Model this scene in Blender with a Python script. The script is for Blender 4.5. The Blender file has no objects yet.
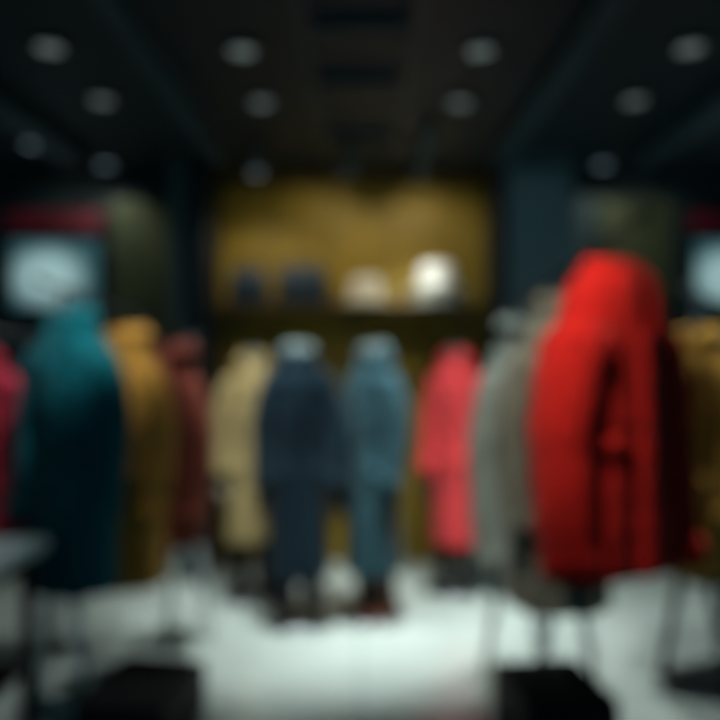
import bpy, math, random
from mathutils import Vector, Matrix
random.seed(4)
sc = bpy.context.scene
sc.view_settings.view_transform = 'Standard'

def lin(c):
    c = c/255.0
    return c/12.92 if c <= 0.04045 else ((c+0.055)/1.055)**2.4
def rgb(r, g, b): return (lin(r), lin(g), lin(b), 1.0)

# ---------------------------------------------------------------- materials
def mat_basic(name, col, rough=0.5, metal=0.0, var=0.0, scale=8.0, bump=0.0, bscale=60.0, sheen=0.0, spec=0.5):
    m = bpy.data.materials.new(name); m.use_nodes = True
    nt = m.node_tree; b = nt.nodes['Principled BSDF']
    b.inputs['Roughness'].default_value = rough
    b.inputs['Metallic'].default_value = metal
    b.inputs['Specular IOR Level'].default_value = spec
    if sheen:
        b.inputs['Sheen Weight'].default_value = sheen
    tc = nt.nodes.new('ShaderNodeTexCoord')
    n = nt.nodes.new('ShaderNodeTexNoise'); n.inputs['Scale'].default_value = scale; n.inputs['Detail'].default_value = 5
    nt.links.new(tc.outputs['Object'], n.inputs['Vector'])
    r = nt.nodes.new('ShaderNodeValToRGB')
    r.color_ramp.elements[0].position = 0.3; r.color_ramp.elements[1].position = 0.7
    lo = tuple(max(0, c*(1-var)) for c in col[:3])+(1,)
    hi = tuple(min(1, c*(1+var)) for c in col[:3])+(1,)
    r.color_ramp.elements[0].color = lo; r.color_ramp.elements[1].color = hi
    nt.links.new(n.outputs['Fac'], r.inputs['Fac']); nt.links.new(r.outputs['Color'], b.inputs['Base Color'])
    if bump:
        n2 = nt.nodes.new('ShaderNodeTexNoise'); n2.inputs['Scale'].default_value = bscale; n2.inputs['Detail'].default_value = 6
        nt.links.new(tc.outputs['Object'], n2.inputs['Vector'])
        bp = nt.nodes.new('ShaderNodeBump'); bp.inputs['Strength'].default_value = bump; bp.inputs['Distance'].default_value = 0.01
        nt.links.new(n2.outputs['Fac'], bp.inputs['Height']); nt.links.new(bp.outputs['Normal'], b.inputs['Normal'])
    return m
def fabric(name, r, g, b): return mat_basic(name, rgb(r, g, b), 0.9, 0, 0.15, 14, 0.5, 180, 0.05, 0.15)
def emis(name, col, s):
    m = bpy.data.materials.new(name); m.use_nodes = True
    nt = m.node_tree; nt.nodes.clear()
    e = nt.nodes.new('ShaderNodeEmission'); o = nt.nodes.new('ShaderNodeOutputMaterial')
    e.inputs['Color'].default_value = col; e.inputs['Strength'].default_value = s
    nt.links.new(e.outputs[0], o.inputs[0]); return m

M_chrome = mat_basic('chrome', rgb(150, 158, 160), 0.35, 0.9)
M_steel = mat_basic('dark_steel', rgb(60, 64, 68), 0.45, 0.7)
M_white = mat_basic('white_paint', rgb(240, 244, 242), 0.4, 0)
M_black = mat_basic('black_lacquer', rgb(8, 13, 19), 0.6, 0, 0.1, spec=.2)
M_wood = mat_basic('hanger_wood', rgb(90, 64, 40), 0.5, 0, 0.3, 20)
M_shelf = mat_basic('shelf_wood', rgb(90, 66, 22), 0.5, 0, 0.3, 10)
M_button = mat_basic('button_horn', rgb(28, 24, 22), 0.35)
M_mann = mat_basic('mannequin_shell', rgb(170, 158, 138), 0.5)
M_neck = mat_basic('mannequin_neck_grey', rgb(96, 106, 108), 0.5)
M_lit_collar = fabric('lit_collar_grey', 104, 120, 122)  # pale grey stands in for light catching the mannequins' collars
M_lens = emis('lamp_lens', (0.75, 0.95, 0.9, 1), .17)
M_lensC = emis('lamp_lens_cool', (0.6, 0.85, 1.0, 1), .3)
M_lensT = emis('lamp_lens_track', (0.8, 0.95, 1.0, 1), 1.4)

# ---------------------------------------------------------------- mesh builder
class MB:
    def __init__(s): s.v = []; s.f = []; s.mi = []; s.mats = []
    def m(s, mat):
        if mat not in s.mats: s.mats.append(mat)
        return s.mats.index(mat)
    def grid(s, rows, mat, close=True, cap0=False, cap1=False):
        k = s.m(mat); base = len(s.v); n = len(rows[0])
        for r in rows: s.v += [tuple(p) for p in r]
        for i in range(len(rows)-1):
            for j in range(n if close else n-1):
                a = base+i*n+j; b = base+i*n+(j+1) % n
                s.f.append((a, b, b+n, a+n)); s.mi.append(k)
        if cap0: s.f.append(tuple(base+j for j in range(n))[::-1]); s.mi.append(k)
        if cap1: s.f.append(tuple(base+(len(rows)-1)*n+j for j in range(n))); s.mi.append(k)
    def tube(s, pts, rad, mat, seg=16, sq=1.0, cap=True, wr=0.0):
        pts = [Vector(p) for p in pts]; rows = []
        if not isinstance(rad, (list, tuple)): rad = [rad]*len(pts)
        up = None
        for i, p in enumerate(pts):
            t = (pts[min(i+1, len(pts)-1)]-pts[max(i-1, 0)]).normalized()
            if up is None:
                up = Vector((1, 0, 0)) if abs(t.x) < 0.8 else Vector((0, 0, 1))
            a = (up-t*up.dot(t)).normalized(); bb = t.cross(a); up = a
            row = []
            for j in range(seg):
                th = 2*math.pi*j/seg
                r = rad[i]*(1+wr*math.sin(i*1.9+2*math.sin(th+i)))
                row.append(p+a*math.cos(th)*r+bb*math.sin(th)*r*sq)
            rows.append(row)
        s.grid(rows, mat, True, cap, cap)
    def box(s, lo, hi, mat, bev=0.0):
        k = s.m(mat); b = len(s.v)
        x0, y0, z0 = lo; x1, y1, z1 = hi
        s.v += [(x0, y0, z0), (x1, y0, z0), (x1, y1, z0), (x0, y1, z0), (x0, y0, z1), (x1, y0, z1), (x1, y1, z1), (x0, y1, z1)]
        for q in ((0, 3, 2, 1), (4, 5, 6, 7), (0, 1, 5, 4), (1, 2, 6, 5), (2, 3, 7, 6), (3, 0, 4, 7)):
            s.f.append(tuple(b+i for i in q)); s.mi.append(k)
    def lathe(s, prof, c, mat, seg=32, sx=1, sy=1):
        rows = [[(c[0]+r*sx*math.cos(2*math.pi*j/seg), c[1]+r*sy*math.sin(2*math.pi*j/seg), c[2]+z) for j in range(seg)] for r, z in prof]
        s.grid(rows, mat, True, True, True)
    def obj(s, name, parent=None, loc=(0, 0, 0), rz=0, smooth=True, bevel=0, sub=0):
        me = bpy.data.meshes.new(name); me.from_pydata([tuple(v) for v in s.v], [], s.f)
        for mt in s.mats: me.materials.append(mt)
        for p, i in zip(me.polygons, s.mi): p.material_index = i; p.use_smooth = smooth
        me.validate(); me.update()
        o = bpy.data.objects.new(name, me); sc.collection.objects.link(o)
        o.location = loc; o.rotation_euler = (0, 0, rz)
        if parent: o.parent = parent
        if bevel:
            mo = o.modifiers.new('bevel', 'BEVEL'); mo.width = bevel; mo.segments = 2
        if sub:
            mo = o.modifiers.new('sub', 'SUBSURF'); mo.levels = sub; mo.render_levels = sub
        return o
def empty(name, loc=(0, 0, 0), rz=0):
    e = bpy.data.objects.new(name, None); sc.collection.objects.link(e)
    e.location = loc; e.rotation_euler = (0, 0, rz); e.empty_display_size = 0.1
    return e

# ---------------------------------------------------------------- coat generator
def smooth_interp(keys, x):
    if x <= keys[0][0]: return keys[0][1:]
    for a, b in zip(keys, keys[1:]):
        if x <= b[0]:
            t = (x-a[0])/(b[0]-a[0]); t = t*t*(3-2*t)*0.5+t*0.5
            return tuple(p+(q-p)*t for p, q in zip(a[1:], b[1:]))
    return keys[-1][1:]

def coat(parent, zneck, zhem, sw, mat, flare=1.05, deep=1.0, fold=0.05, seed=0, lapel=True, puffy=False,
         slen=0.62, srad=0.058, lining=None, scarf=None, collar_mat=None, belt=False, drop=0.0, ch=1.0, keys=None, sout=0.0):
    L = zneck-zhem; lining = lining or M_black; ph = seed*1.7; cm = collar_mat or mat; dr = drop
    keys = keys or [(0, .062, .058), (.02, .085, .066), (.05+dr*.3, sw*.62, .08*(1+(deep-1)*.5)), (.09+dr*.7, sw*.88, .097*(1+(deep-1)*.8)), (.15+dr, sw*1.0, .112*deep),
            (.32+dr*.6, sw*.96, .125*deep), (.5, sw*.88, .115*deep), (.66, sw*.95, .125*deep), (max(L, .7), sw*flare, .15*deep)]
    def S(th, q, off=0.0):
        w, d = smooth_interp(keys, q)
        f = fold*max(0, (q-.25)/(max(L, .7)-.25))
        m_ = 1+f*(math.sin(6*th+ph)+.6*math.sin(11*th+ph*2+q*2)+.3*math.sin(17*th+ph))
        if puffy: m_ += .02*abs(math.sin(q*26))
        c, s_ = math.cos(th), math.sin(th); e = .85
        x = math.copysign(abs(c)**e, c)*w*m_; y = math.copysign(abs(s_)**e, s_)*d*m_
        n = Vector((c/w, s_/d, 0)).normalized()
        return Vector((x+n.x*off, y+n.y*off, zneck-q))
    body = MB(); N = 96; R = 56; rows = []
    for i in range(R+1):
        q = L*(i/R)**1.25
        rows.append([S(2*math.pi*j/N, q) for j in range(N)])
    body.grid(rows, mat)
    inn = [[S(2*math.pi*j/N, L-dz, -0.012) for j in range(N)] for dz in (0, .12, .3)]
    body.grid([rows[-1]]+inn, lining, True, False, True)
    # front overlap placket
    q0 = .24 if lapel else .03
    pr = []
    for i in range(40):
        q = q0+(L-q0-.002)*i/39
        pr.append([S(-math.pi/2+a, q, o) for a, o in ((-.16, 0), (-.155, .009), (.0, .011), (.19, .011), (.2, 0))])
    body.grid(pr, mat, False)
    body.obj('coat_body', parent)
    # buttons
    bt = MB()
    for i in range(4 if lapel else 6):
        q = q0+.05+i*.15*(1 if lapel else .9)
        if q > L-.08: break
        for a in ((-.08, .1) if lapel and seed % 2 == 0 else (.02,)):
            p = S(-math.pi/2+a, q, .012)
            bt.tube([p+Vector((0, .004, 0)), p-Vector((0, .005, 0)), p-Vector((0, .007, 0))], [.013, .013, .009], M_button, 14)
    bt.obj('buttons', parent)
    # sleeves
    for sd in (-1, 1):
        sl = MB(); pts = []; rad = []
        K = 22
        for i in range(K):
            t = i/(K-1)
            x = sw-.045+.085*math.sin(min(1, t*2.2)*math.pi/2)*.9+.005*t+sout*t
            y = -.01+(.02*math.sin(t*math.pi))-.05*t*t
            z = zneck-.105-dr-slen*t
            pts.append((sd*x, y, z))
            rr = srad*(1.18-.32*t) if t > .08 else srad*(.85+.33*t/.08)
            if puffy: rr *= 1+.05*abs(math.sin(t*18))
            rad.append(rr)
        sl.tube(pts, rad, mat, 22, 1.15+(deep-1)*1.2, True, .035)
        e = Vector(pts[-1])
        sl.tube([e+Vector((0, .002, .07)), e+Vector((0, 0, .065)), e+Vector((0, 0, .0)), e+Vector((0, 0, -.004))],
                [rad[-1]*1.0, rad[-1]*1.08, rad[-1]*1.08, rad[-1]*.85], mat, 22, 1.15+(deep-1)*1.2)
        sl.obj('sleeve_%s' % ('left' if sd > 0 else 'right'), parent)
    # collar : stand and fall, open at the front
    co = MB(); rows = []
    for (r, dz, op) in ((.062, -.01, .25), (.06, .035*ch, .3), (.066, .048*ch, .32), (.082, .035*ch, .34), (.105, -.02, .38), (.112, -.045, .36), (.1, -.05, .34)):
        row = []
        for j in range(41):
            th = -math.pi/2+op+(2*math.pi-2*op)*j/40
            row.append((r*math.cos(th)*1.08, r*math.sin(th), zneck+dz+.012*math.sin(th)))
        rows.append(row)
    co.grid(rows, cm, False)
    if lapel:
        for sd in (-1, 1):
            rr = []
            for i in range(13):
                t = i/12; q = .025+.27*t
                out = (.42+.36*math.sin(min(1, t*1.5)*math.pi*.9)*(1-t)) if t < .97 else .05
                out = max(.04, out*(1-t**3)); inn_ = .1+.14*(1-t)
                if out < inn_*.3: inn_ = out*.3
                rr.append([S(-math.pi/2+sd*(inn_*.3+(out-inn_*.3)*u), q, .006+.012*math.sin(u*math.pi)) for u in (0, .25, .5, .75, 1)])
            co.grid(rr, cm, False)
    co.obj('collar', parent)
    # pockets
    if L > .6:
        pk = MB()
        for sd in (-1, 1):
            rr = []
            for q in (.6, .602, .665, .667):
                off = .002 if q in (.6, .667) else .012
                rr.append([S(-math.pi/2+sd*(.5+.38*u), q, off) for u in (0, .25, .5, .75, 1)])
            pk.grid(rr, mat, False)
        pk.obj('pocket_flaps', parent)
    if belt:
        bl = MB()
        rr = [[S(2*math.pi*j/60, q, o) for j in range(60)] for q, o in ((.48, .0), (.482, .012), (.52, .012), (.522, 0))]
        bl.grid(rr, mat)
        p = S(-math.pi/2, .5, .02)
        bl.tube([p, p+Vector((.03, -.01, -.1)), p+Vector((.04, 0, -.25))], [.014, .016, .014], mat, 10, .4)
        bl.obj('belt', parent)
    if scarf:  # neck ring whose pale colour imitates light from above
        s2 = MB(); pts = []
        for k in range(26):
            th = math.pi*2*k/25
            pts.append((math.cos(th)*.066, math.sin(th)*.062-.005, zneck+.02+.012*math.sin(th)))
        s2.tube(pts, .026, scarf, 14, 1.35, True, .07)
        s2.obj('scarf', parent)

def hanger(parent, zneck, sw, zrail, dr=0):
    h = MB(); pts = []; rad = []
    for i in range(21):
        u = -1+2*i/20
        pts.append((u*(sw-.03), -.01*u*u, zneck+.0-(.10+dr)*abs(u)**1.6)); rad.append(.011*(1.25-.4*abs(u)))
    h.tube(pts, rad, M_wood, 12)
    hook = [(0, 0, zneck+.0), (0, 0, zrail-.03)]
    for k in range(9):
        a = -math.pi*.5+math.pi*1.35*k/8
        hook.append((0+math.cos(a)*.021*1.0, 0, zrail-.0+math.sin(a)*.021))
    h.tube(hook, .003, M_steel, 8)
    h.obj('hanger', parent)

def hanging(name, x, y, rz, zneck, zhem, sw, mat, zrail, **k):
    e = empty(name, (x, y, 0), rz)
    k.setdefault('slen', .7); k.setdefault('ch', .4)
    coat(e, zneck, zhem, sw, mat, **k); hanger(e, zneck, sw, zrail, k.get('drop', 0)); return e

def shoe(mb, x, y, mat, sole):
    rows = []
    for i in range(13):
        t = i/12; yy = y+.075-.26*t
        w = .034+.012*math.sin(t*math.pi*.95) if t < .9 else .03
        if t in (0, 1): w *= .6
        h = .085-.045*min(1, t*1.5) if t < .95 else .028
        row = []
        for j in range(14):
            a = 2*math.pi*j/14
            row.append((x+w*math.cos(a), yy, .014+h*.5+h*.5*math.sin(a)))
        rows.append(row)
    mb.grid(rows, mat, True, True, True)
    mb.box((x-.038, y-.19, .012), (x+.038, y-.03, .024), sole)
    mb.box((x-.034, y+.01, .012), (x+.034, y+.075, .034), sole)

def hand(mb, x, y, z, sd, mat):
    mb.tube([(x, y, z+.04), (x, y, z), (x, y-.004, z-.03), (x, y-.008, z-.075), (x, y-.012, z-.092)], [.024, .025, .034, .04, .03], mat, 14, .45)
    for k, (dy, ln) in enumerate(((-.028, .068), (-.01, .078), (.009, .072), (.026, .056))):
        b = Vector((x, y-.008+dy, z-.082))
        mb.tube([b+Vector((0, 0, .02)), b, b+Vector((-sd*.008, -.004, -ln*.45)), b+Vector((-sd*.02, -.008, -ln*.8)), b+Vector((-sd*.027, -.01, -ln))],
                [.0095, .0095, .0085, .0075, .004], mat, 10)
    mb.tube([(x, y-.02, z-.025), (x-sd*.008, y-.045, z-.05), (x-sd*.012, y-.055, z-.075), (x-sd*.014, y-.056, z-.09)], [.013, .012, .010, .005], mat, 10)

def mannequin(x, y, rz, zneck, zhem, sw, mat, legmat, shoemat, name='clothed_mannequin', **k):
    e = empty(name, (x, y, 0), rz)
    hm = k.pop('handmat', M_mann)
    coat(e, zneck, zhem, sw, mat, **k)
    f = MB()
    f.tube([(0, 0, zneck-.1), (0, 0, zneck), (0, -.002, zneck+.035), (0, -.003, zneck+.055), (0, -.003, zneck+.064)], [.07, .055, .048, .044, .026], M_neck, 24)
    f.obj('mannequin_neck', e)
    f = MB()
    slen = k.get('slen', .62)
    for sd in (-1, 1):
        hand(f, sd*(sw+.036), -.06, zneck-.105-slen-.01, sd, hm)
    f.obj('mannequin_hands', e)
    l = MB()
    for sd in (-1, 1):
        xx = sd*.075
        l.tube([(xx, 0, zhem+.35), (xx, 0, zhem+.05), (xx, .003, .22), (xx, .008, .1), (xx, .012, .065)], [.075, .066, .057, .05, .05], legmat, 20, 1.05, True, .02)
    l.obj('trousers', e)
    s_ = MB()
    for sd in (-1, 1): shoe(s_, sd*.078, .02, shoemat, M_black)
    s_.obj('shoes', e)
    b = MB(); b.lathe([(.0, 0), (.19, 0), (.195, .004), (.19, .012), (0, .012)], (0, -.03, 0), M_chrome, 48)
    b.obj('base_plate', e)
    return e

# ---------------------------------------------------------------- room shell
M_floor = mat_basic('polished_floor', rgb(184, 196, 192), 0.2, 0, 0.08, 1.5, 0.03, 20)
# tile joints
nt = M_floor.node_tree; bs = nt.nodes['Principled BSDF']
br = nt.nodes.new('ShaderNodeTexBrick'); br.offset = 0
br.inputs['Scale'].default_value = 1; br.inputs['Brick Width'].default_value = .9; br.inputs['Row Height'].default_value = .9
br.inputs['Mortar Size'].default_value = .004
br.inputs['Color1'].default_value = (1, 1, 1, 1); br.inputs['Color2'].default_value = (.93, .94, .95, 1); br.inputs['Mortar'].default_value = (.5, .52, .53, 1)
tc = nt.nodes['Texture Coordinate']; nt.links.new(tc.outputs['Object'], br.inputs['Vector'])
mx = nt.nodes.new('ShaderNodeMix'); mx.data_type = 'RGBA'; mx.blend_type = 'MULTIPLY'; mx.inputs['Factor'].default_value = 1
src = bs.inputs['Base Color'].links[0].from_socket
nt.links.new(src, mx.inputs['A']); nt.links.new(br.outputs['Color'], mx.inputs['B']); nt.links.new(mx.outputs['Result'], bs.inputs['Base Color'])

M_ceil = mat_basic('ceiling_black', rgb(10, 34, 46), 0.6, 0, 0.2, 3)
M_beam = mat_basic('beam_dark', rgb(36, 66, 78), 0.5, 0, 0.15, 5)
M_wallD = mat_basic('wall_dark_green', rgb(34, 54, 60), 0.6, 0, 0.15, 3)
M_olive = mat_basic('olive_panel', rgb(74, 80, 50), 0.6, 0, 0.2, 3)
M_gold = mat_basic('gold_wall', rgb(150, 122, 18), 0.6, 0, 0.14, 2.5, 0.1, 30)
M_col = mat_basic('column_dark', rgb(18, 30, 38), 0.5, 0, 0.1)
M_colb = mat_basic('column_blue', rgb(80, 108, 114), 0.5, 0, 0.1)
M_trim = mat_basic('trim_grey', rgb(110, 124, 122), 0.4, 0.3)

HC = 2.7
def boxobj(name, lo, hi, mat, parent=None, bevel=0):
    c = [(a+b)/2 for a, b in zip(lo, hi)]; c[2] = lo[2]
    b = MB(); b.box([a-q for a, q in zip(lo, c)], [a-q for a, q in zip(hi, c)], mat)
    return b.obj(name, parent, c, 0, False, bevel)
boxobj('floor', (-3.3, -1.5, -.1), (3.3, 5.1, 0), M_floor)
boxobj('ceiling', (-3.3, -1.5, HC), (3.3, 5.1, HC+.1), M_ceil)
boxobj('wall_left', (-3.4, -1.5, 0), (-3.3, 5.1, HC), M_wallD)
boxobj('wall_right', (3.3, -1.5, 0), (3.4, 5.1, HC), M_wallD)
wb = MB()
wb.box((-3.3, 5.0, 0), (-1.03, 5.1, HC), M_wallD); wb.box((.98, 5.0, 0), (3.3, 5.1, HC), M_wallD); wb.box((-1.03, 5.0, 0), (.98, 5.1, HC), M_gold)
for i in range(4):   # vertical panel joints on the gold wall
    x = -1.0+.4*(i+1)
    wb.box((x-.004, 4.992, 0), (x+.004, 5.0, HC), M_shelf)
wb.obj('wall_back', None, (0, 0, 0), 0, False)
def column(lo, hi, mat, name='column'):
    e = boxobj(name, lo, hi, mat, None, .006); return e
column((-1.1, 4.55, 0), (-.96, 4.98, HC), M_col)
column((.86, 4.55, 0), (.94, 4.98, HC), M_col)
column((.95, 4.56, 0), (1.36, 4.98, HC), M_colb)
boxobj('trim_1', (-1.21, 4.6, 0), (-1.13, 4.98, HC), M_trim)
boxobj('trim_2', (-.95, 4.86, 2.62), (.85, 4.98, HC), M_shelf)
def olive(x0, x1):
    b = MB(); b.box((x0, 4.94, .1), (x1, 4.985, 2.5), M_olive)
    for z in (.9, 1.75):
        b.box((x0, 4.93, z), (x1, 4.94, z+.012), M_col)
    b.obj('wall_panel', None, (0, 0, 0), 0, False)
olive(-1.7, -1.25); olive(1.66, 2.14)
for s, (a, b_) in (('left', (-3.28, -1.22)), ('right', (1.38, 3.28))):
    boxobj('baseboard_'+s, (a, 4.97, 0), (b_, 4.995, .09), M_col)

# ceiling beams
def beam(x, w, name='ceiling_beam', h=.1, m=M_beam):
    boxobj(name, (x-w/2, -1.4, HC-h), (x+w/2, 4.5, HC-.002), m)
for x in (-.86, .86): beam(x, .1)
for x in (-1.75, 1.75): beam(x, .14)
for x in (-.22, .22): beam(x, .03, 'lighting_track', .04)
for y in (2.75, 3.3, 4.1):
    boxobj('ceiling_batten', (-.18, y-.02, HC-.05), (.18, y+.02, HC-.004), M_beam)

# ---------------------------------------------------------------- lights
def spot(name, parent, loc, tgt, power, angle, col, blend=.6, r=.05):
    l = bpy.data.lights.new(name, 'SPOT'); l.energy = power; l.spot_size = math.radians(angle); l.spot_blend = blend
    l.color = col; l.shadow_soft_size = r
    o = bpy.data.objects.new(name, l); sc.collection.objects.link(o)
    o.location = loc; d = Vector(tgt)-Vector(loc)
    o.rotation_euler = d.to_track_quat('-Z', 'Y').to_euler()
    if parent: o.location = Vector(loc)-parent.location; o.parent = parent
    return o
WARM = (1, .93, .78); NEU = (.93, 1, .96); COOL = (.65, .88, 1)
def downlight(x, y, power, tgt=None, ang=75, col=NEU, lens=None, blend=.6):
    e = empty('recessed_downlight', (x, y, HC-.001))
    b = MB()
    b.lathe([(.06, -.012), (.062, -.022), (.075, -.024), (.082, -.016), (.082, 0), (.06, 0)], (0, 0, 0), M_steel, 32)
    b.obj('bezel', e)
    c = MB(); c.lathe([(0, -.010), (.052, -.010), (.052, -.014), (0, -.014)], (0, 0, 0), lens or M_lens, 24); c.obj('lens', e)
    if power:
        spot('beam', e, (x, y, HC-.04), tgt or (x, y, 0), power, ang, col, blend)
def tracklight(x, y, tgt, power, ang, col=NEU):
    e = empty('track_spotlight', (x, y, HC-.001))
    d = (Vector(tgt)-Vector((x, y, HC-.12))).normalized()
    b = MB()
    b.tube([(0, 0, 0), (0, 0, -.07)], .008, M_steel, 10)
    c = Vector((0, 0, -.10))
    b.tube([c-d*.08, c-d*.075, c+d*.05, c+d*.075, c+d*.075], [.02, .038, .042, .048, .044], M_trim, 24)
    b.obj('housing', e)
    l = MB(); l.tube([c+d*.076, c+d*.08], .04, M_lensT, 24); l.obj('lens', e)
    p = Vector((x, y, HC-.001))+c+d*.1
    spot('beam', e, tuple(p), tgt, power, ang, col)
downlight(-.49, 3.0, 85, (-.3, 3.8, 0), 48, blend=.9); downlight(.5, 3.0, 85, (.35, 3.8, 0), 48, blend=.9)
downlight(-.49, 3.6, 175, (-.35, 4.0, 0), 56, blend=.9); downlight(.5, 3.6, 185, (.4, 4.0, 0), 56, blend=.9)
for y, pw in ((2.97, 45), (3.57, 65)):
    downlight(-1.28, y, pw, (-1.15, y+.2, 0), 60); downlight(1.36, y, pw*1.9, (1.3, y+.2, 0), 60)
for x, y in ((-1.95, 4.3), (-1.68, 4.75), (1.9, 4.3), (1.6, 4.75)):
    downlight(x, y, 4, (x, 5.0, 1.8), 110, (.95, 1, .85), M_lensC)
tracklight(-.06, 4.35, (-.35, 5.0, 1.9), 6.5, 120, WARM)
tracklight(.37, 4.4, (.45, 5.0, 1.95), 7.5, 120, WARM)
tracklight(-.62, 4.3, (-.7, 5.0, 1.2), 10, 110, WARM)
tracklight(-.22, 1.9, (-.2, 3.9, 1.3), 32, 32)  # lamp out of view, added to light the mannequin fronts
tracklight(.22, 2.0, (.6, 4.4, 1.1), 80, 20, (1, .95, .9))  # second added lamp out of view, for the coral coat's front
tracklight(0, 1.8, (.76, 2.6, 1.3), 125, 40, WARM)
tracklight(-.5, 1.9, (-1.15, 2.95, 1.65), 120, 32)
tracklight(-.22, 1.4, (-.72, 4.3, 1.35), 50, 14, WARM)
tracklight(.22, 1.5, (1.1, 4.6, 2.1), 26, 22, COOL)  # added lamp out of view, lifts the blue column from shade
w = bpy.data.worlds.new('w'); sc.world = w; w.use_nodes = True
w.node_tree.nodes['Background'].inputs[0].default_value = (.2, .8, 1, 1)
w.node_tree.nodes['Background'].inputs[1].default_value = .21

# ---------------------------------------------------------------- illuminated posters
M_frame = M_col
def poster(x0, x1):
    e = empty('illuminated_wall_poster', ((x0+x1)/2, 4.96, 1.72))
    W = (x1-x0)/2
    m = bpy.data.materials.new('poster_light'); m.use_nodes = True
    nt = m.node_tree; b = nt.nodes['Principled BSDF']
    tc = nt.nodes.new('ShaderNodeTexCoord')
    mp = nt.nodes.new('ShaderNodeMapping'); mp.inputs['Location'].default_value = (.15, 0, -.95); mp.inputs['Scale'].default_value = (2.9, 2.9, 3.8)
    n = nt.nodes.new('ShaderNodeTexGradient'); n.gradient_type = 'SPHERICAL'
    r = nt.nodes.new('ShaderNodeValToRGB'); r.color_ramp.elements[0].color = rgb(48, 86, 94); r.color_ramp.elements[1].color = rgb(170, 205, 206)
    r.color_ramp.elements[0].position = .1; r.color_ramp.elements[1].position = .6
    nt.links.new(tc.outputs['Object'], mp.inputs[0]); nt.links.new(mp.outputs[0], n.inputs['Vector']); nt.links.new(n.outputs['Fac'], r.inputs[0])
    nt.links.new(r.outputs[0], b.inputs['Base Color']); nt.links.new(r.outputs[0], b.inputs['Emission Color']); b.inputs['Emission Strength'].default_value = .65
    p = MB(); p.box((-W+.03, -.03, .03), (W-.03, -.01, .5), m); p.obj('picture', e, (0, 0, 0), 0, False)
    f = MB()
    f.box((-W, -.04, 0), (W, .03, .03), M_frame); f.box((-W, -.04, .5), (W, .03, .53), M_frame)
    f.box((-W, -.04, .03), (-W+.03, .03, .5), M_frame); f.box((W-.03, -.04, .03), (W, .03, .5), M_frame)
    f.box((-W+.03, -.01, .03), (W-.03, .03, .5), M_frame)
    f.obj('frame', e, (0, 0, 0), 0, False, .004)
    h = MB(); h.box((-W, -.05, .56), (W, .03, .70), mat_basic('header_red', rgb(124, 24, 46), .5)); h.obj('header', e, (0, 0, 0), 0, False, .004)
poster(-2.42, -1.76); poster(2.26, 2.92)

# ---------------------------------------------------------------- shelf + accessories
ZS = 1.765
e = empty('wall_shelf', (-.05, 4.85, ZS))
b = MB(); b.box((-.9, -.14, -.035), (.88, .14, 0), M_shelf); b.obj('board', e, (0, 0, 0), 0, False, .005)
b = MB()
for x in (-.8, 0, .78):
    b.box((x-.012, -.1, -.05), (x+.012, .14, -.036), M_steel); b.box((x-.012, .12, -.2), (x+.012, .14, -.05), M_steel)
b.obj('brackets', e, (0, 0, 0), 0, False)
def handbag(x, y, z, w, h, mat, rz=0):
    e = empty('handbag', (x, y, z), rz)
    b = MB(); rows = []
    for t in (0, .03, .2, .5, .8, .96, 1):
        ww = w/2*(1-.16*t); d = .06*(1-.45*t)
        if t in (0, 1): ww *= .94; d *= .8
        rows.append([(math.copysign(abs(math.cos(a))**.45, math.cos(a))*ww, math.copysign(abs(math.sin(a))**.6, math.sin(a))*d, h*t) for a in [2*math.pi*j/32 for j in range(32)]])
    b.grid(rows, mat, True, True, True); b.obj('bag_body', e)
    f = MB(); f.grid([[(-w*.42, y_, z_), (0, y_-.004, z_-.01), (w*.42, y_, z_)] for y_, z_ in ((.0, h+.004), (-.04, h), (-.052, h*.8), (-.062, h*.55))], mat, False)
    f.obj('flap', e)
    c = MB(); c.tube([(0, -.064, h*.62), (0, -.074, h*.62)], .013, M_chrome, 14); c.obj('clasp', e)
    hd = MB()
    hd.tube([(math.cos(math.pi*k/14)*w*.26, 0, h-.01+math.sin(math.pi*k/14)*.07) for k in range(15)], .008, mat, 10); hd.obj('handle', e)
def hat(x, y, z, r, h, mat, band):
    e = empty('brimmed_hat', (x, y, z))
    b = MB()
    pr = [(r*.5, .012), (r*.85, .006), (r*.98, .012), (r, .02), (r*.97, .024), (r*.8, .017), (r*.62, .03), (r*.58, h*.5), (r*.53, h*.88), (r*.45, h*.98), (r*.25, h), (.01, h*.93)]
    b.lathe(pr, (0, 0, -.006), mat, 40, 1, .85 if r > .13 else .9); b.obj('crown_and_brim', e)
    c = MB(); c.lathe([(r*.625, .03), (r*.63, .032), (r*.61, .065), (r*.6, .067)], (0, 0, -.006), band, 40, 1, .86 if r > .13 else .91); c.obj('band', e)
M_navyb = mat_basic('navy_leather', rgb(36, 56, 70), .45, 0, .1, 20, .2)
M_cream = mat_basic('cream_felt', rgb(250, 238, 212), .8, 0, .1, 20, .2)
M_ivory = mat_basic('ivory_straw', rgb(255, 252, 240), .7, 0, .05, 20, .2)
handbag(-.74, 4.8, ZS, .27, .24, M_navyb); handbag(-.38, 4.8, ZS, .35, .26, M_navyb)
hat(.04, 4.82, ZS, .19, .2, M_cream, M_cream)
hat(.51, 4.82, ZS+.0, .22, .19, M_ivory, M_ivory)
hat(.51, 4.82, ZS+.09, .22, .2, M_ivory, M_ivory)
tracklight(.37, 3.9, (.34, 4.82, 1.88), 38, 28, NEU)  # extra lamp added to brighten the shelf hats

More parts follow.
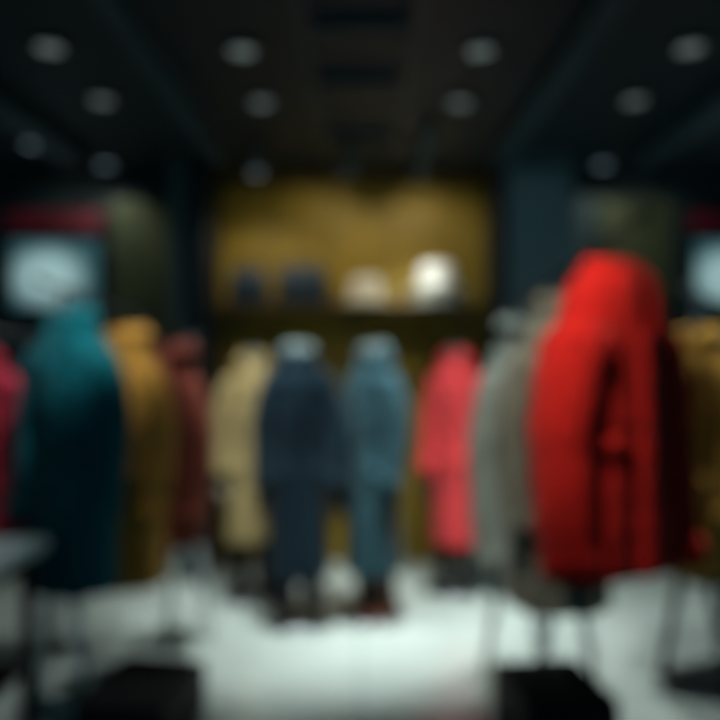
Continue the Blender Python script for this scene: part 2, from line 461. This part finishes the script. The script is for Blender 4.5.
# ---------------------------------------------------------------- mannequins
F_navy = fabric('wool_navy', 16, 38, 50); F_slate = fabric('wool_slate', 48, 80, 90); F_beige = fabric('wool_beige', 160, 142, 98)
F_pink = fabric('wool_coral', 222, 70, 74); F_dark = fabric('trouser_dark', 16, 22, 28); F_brown = fabric('trouser_brown', 62, 44, 34)
M_shoeb = mat_basic('shoe_black', rgb(14, 16, 20), .4); M_shoebr = mat_basic('shoe_brown', rgb(92, 50, 30), .4)
M_glove = mat_basic('dark_glove', rgb(24, 30, 38), .6)
mannequin(-.33, 3.88, .12, 1.43, .25, .155, F_navy, F_dark, M_shoeb, seed=1, scarf=M_lit_collar, fold=.05, handmat=M_glove)
mannequin(.08, 3.95, -.75, 1.43, .25, .135, F_slate, F_brown, M_shoebr, seed=2, scarf=M_lit_collar, fold=.05, handmat=M_glove)
mannequin(-.64, 4.3, .3, 1.40, .34, .15, F_beige, F_dark, M_shoeb, seed=3, fold=.04, slen=.58)
mannequin(.59, 4.42, -.5, 1.42, .29, .135, F_pink, F_dark, M_shoeb, seed=4, fold=.04, belt=True, handmat=M_glove)

# ---------------------------------------------------------------- racks (waterfall rail, sloping down to the rear)
def rack(p0, p1, z0, z1, posts=(0.12, .9), foot=None):
    foot = foot or M_steel
    p0 = Vector(p0); p1 = Vector(p1); d = p1-p0; L = d.length; ang = math.atan2(d.y, d.x)
    e = empty('clothing_rack', (p0.x, p0.y, 0), ang)
    b = MB()
    b.tube([(0, 0, z0), (L, 0, z1)], .011, M_steel, 16)
    b.tube([(-.008, 0, z0), (.008, 0, z0)], .016, M_steel, 16); b.tube([(L-.008, 0, z1), (L+.008, 0, z1)], .016, M_steel, 16)
    b.obj('rail', e)
    f = MB()
    for i, t in enumerate(posts):
        x = L*t; mt = foot
        f.tube([(x, 0, z0+(z1-z0)*t-.005), (x, 0, .62)], .012, M_steel, 14)
        for sd in (-1, 1):
            f.tube([(x, 0, .64), (x, sd*.05, .55), (x, sd*.14, .014)], .019, mt, 14)
        f.tube([(x, -.16, .016), (x, .16, .016)], .016, mt, 12)
    f.tube([(L*posts[0], 0, .58), (L*posts[1], 0, .58)], .012, M_steel, 12)
    f.obj('stand', e)
    return e
F_red = fabric('wool_red', 176, 22, 16); F_grey = fabric('wool_grey', 136, 146, 140); F_taupe = fabric('wool_taupe', 106, 106, 96)
F_teal = fabric('wool_teal', 0, 88, 98); F_tealD = fabric('wool_deep_teal', 8, 52, 64); F_ochre = fabric('wool_ochre', 156, 112, 44); F_rust = fabric('wool_rust', 104, 46, 34)
F_crim = fabric('wool_crimson', 132, 28, 46); F_yel = fabric('wool_mustard', 160, 120, 48)
def on(p0, p1, t): return (p0[0]+(p1[0]-p0[0])*t, p0[1]+(p1[1]-p0[1])*t)
A, B = (.94, 2.35), (.68, 3.3)
rack(A, B, 1.88, 1.62, (.5, .95), M_white)
RK = [(0, .05, .05), (.025, .09, .085), (.07, .145, .115), (.14, .185, .135), (.26, .205, .15), (.42, .21, .155), (.7, .22, .16), (1.1, .25, .17)]
for nm, t, mt, hem, sw, sd, rz, kw in (
        ('red_coat', .2, F_red, .68, .195, 5, 29, dict(keys=RK, srad=.08, deep=1.3, slen=.84, drop=.13, ch=.1, puffy=True, sout=.03)),
        ('taupe_coat', .55, F_taupe, .43, .18, 6, 18, dict(flare=1.1, drop=.12, ch=.1)),
        ('grey_coat', .87, F_grey, .40, .165, 7, 18, dict(flare=1.1, drop=.12, slen=.85, ch=.1))):
    x, y = on(A, B, t); zr = 1.88-.26*t
    hanging(nm, x, y, math.radians(rz), zr-.075, hem, sw, mt, zr, seed=sd, **kw)
# left rack
A, B = (-1.25, 2.8), (-.84, 3.72); rack(A, B, 1.71, 1.51, (.12, .93), M_white)
for nm, t, mt, hem, sw, sd in (('teal_coat', .17, F_teal, .47, .185, 8), ('ochre_coat', .49, F_ochre, .40, .155, 9), ('rust_coat', .82, F_rust, .5, .12, 10)):
    x, y = on(A, B, t); zr = 1.71-.2*t
    hanging(nm, x, y, math.radians(-24), zr-.075, hem, sw, mt, zr, seed=sd, drop=.06, ch=.3)
# outer left rack
A, B = (-2.05, 3.2), (-1.45, 3.5); rack(A, B, 1.56, 1.5, (.1, .93))
for nm, t, mt, hem, sw, sd in (('crimson_coat', .47, F_crim, .6, .155, 11), ('deep_teal_coat', .9, F_tealD, .45, .155, 12)):
    x, y = on(A, B, t)
    hanging(nm, x, y, math.radians(10), 1.43, hem, sw, mt, 1.56-.06*t, seed=sd)
# outer right rack
A, B = (1.36, 3.0), (1.95, 3.55); rack(A, B, 1.68, 1.6, (.1, .93))
for nm, t, mt, hem, sw, sd in (('mustard_coat', .16, F_yel, .5, .12, 14), ('deep_teal_coat', .42, F_tealD, .42, .16, 15)):
    x, y = on(A, B, t)
    hanging(nm, x, y, math.radians(-55 if sd == 14 else -40), 1.52, hem, sw, mt, 1.68-.08*t, seed=sd)

# ---------------------------------------------------------------- plinths, table
def plinth(x, y, rz, w, d, h):
    e = empty('display_plinth', (x, y, 0), rz)
    b = MB(); b.box((-w/2, -d/2, .03), (w/2, d/2, h), M_black); b.obj('block', e, (0, 0, 0), 0, False, .008)
    c = MB(); c.box((-w/2+.03, -d/2+.03, 0), (w/2-.03, d/2-.03, .03), M_col); c.obj('recessed_foot', e, (0, 0, 0), 0, False)
plinth(.68, 2.54, math.radians(8), .32, .36, .27)
plinth(-.80, 2.66, math.radians(-10), .33, .4, .22)
e = empty('display_table', (-1.66, 2.44, 0))
M_top = mat_basic('table_top_grey', rgb(160, 182, 186), .3)
b = MB(); b.box((-.5, -.28, .69), (.49, .28, .73), M_top); b.obj('table_top', e, (0, 0, 0), 0, False, .006)
b = MB()
for x in (-.46, .41):
    for y in (-.25, .21): b.box((x, y, 0), (x+.04, y+.04, .69), M_black)
b.box((-.44, -.23, .25), (.43, .23, .28), M_black); b.box((-.44, -.235, .6), (.43, -.215, .69), M_black); b.box((-.44, .215, .6), (.43, .235, .69), M_black)
b.obj('table_frame', e, (0, 0, 0), 0, False, .003)
def folded(x, y, z, cols):
    e = empty('folded_sweater_stack', (x, y, z)); b = MB()
    for i, c in enumerate(cols):
        rows = []
        for k in range(7):
            a = math.pi*k/6; zz = .02-.02*math.cos(a)+i*.041; s_ = 1-.06*(1-math.sin(a))
            rows.append([(math.copysign(abs(math.cos(t))**.35, math.cos(t))*.14*s_, math.copysign(abs(math.sin(t))**.35, math.sin(t))*.17*s_, zz) for t in [2*math.pi*j/32 for j in range(32)]])
        b.grid(rows, c, True, True, True)
    b.obj('knitwear', e)
folded(-1.62, 2.42, .281, (F_tealD, F_dark, F_grey))

# ---------------------------------------------------------------- camera
cd = bpy.data.cameras.new('camera'); cam = bpy.data.objects.new('camera', cd); sc.collection.objects.link(cam)
cam.location = (0, 0, 1.4); cam.rotation_euler = (math.radians(90), 0, 0)
cd.sensor_width = 36; cd.lens = 36; cd.clip_start = .05
cd.dof.use_dof = True; cd.dof.focus_distance = .5; cd.dof.aperture_fstop = 1.65
sc.camera = cam
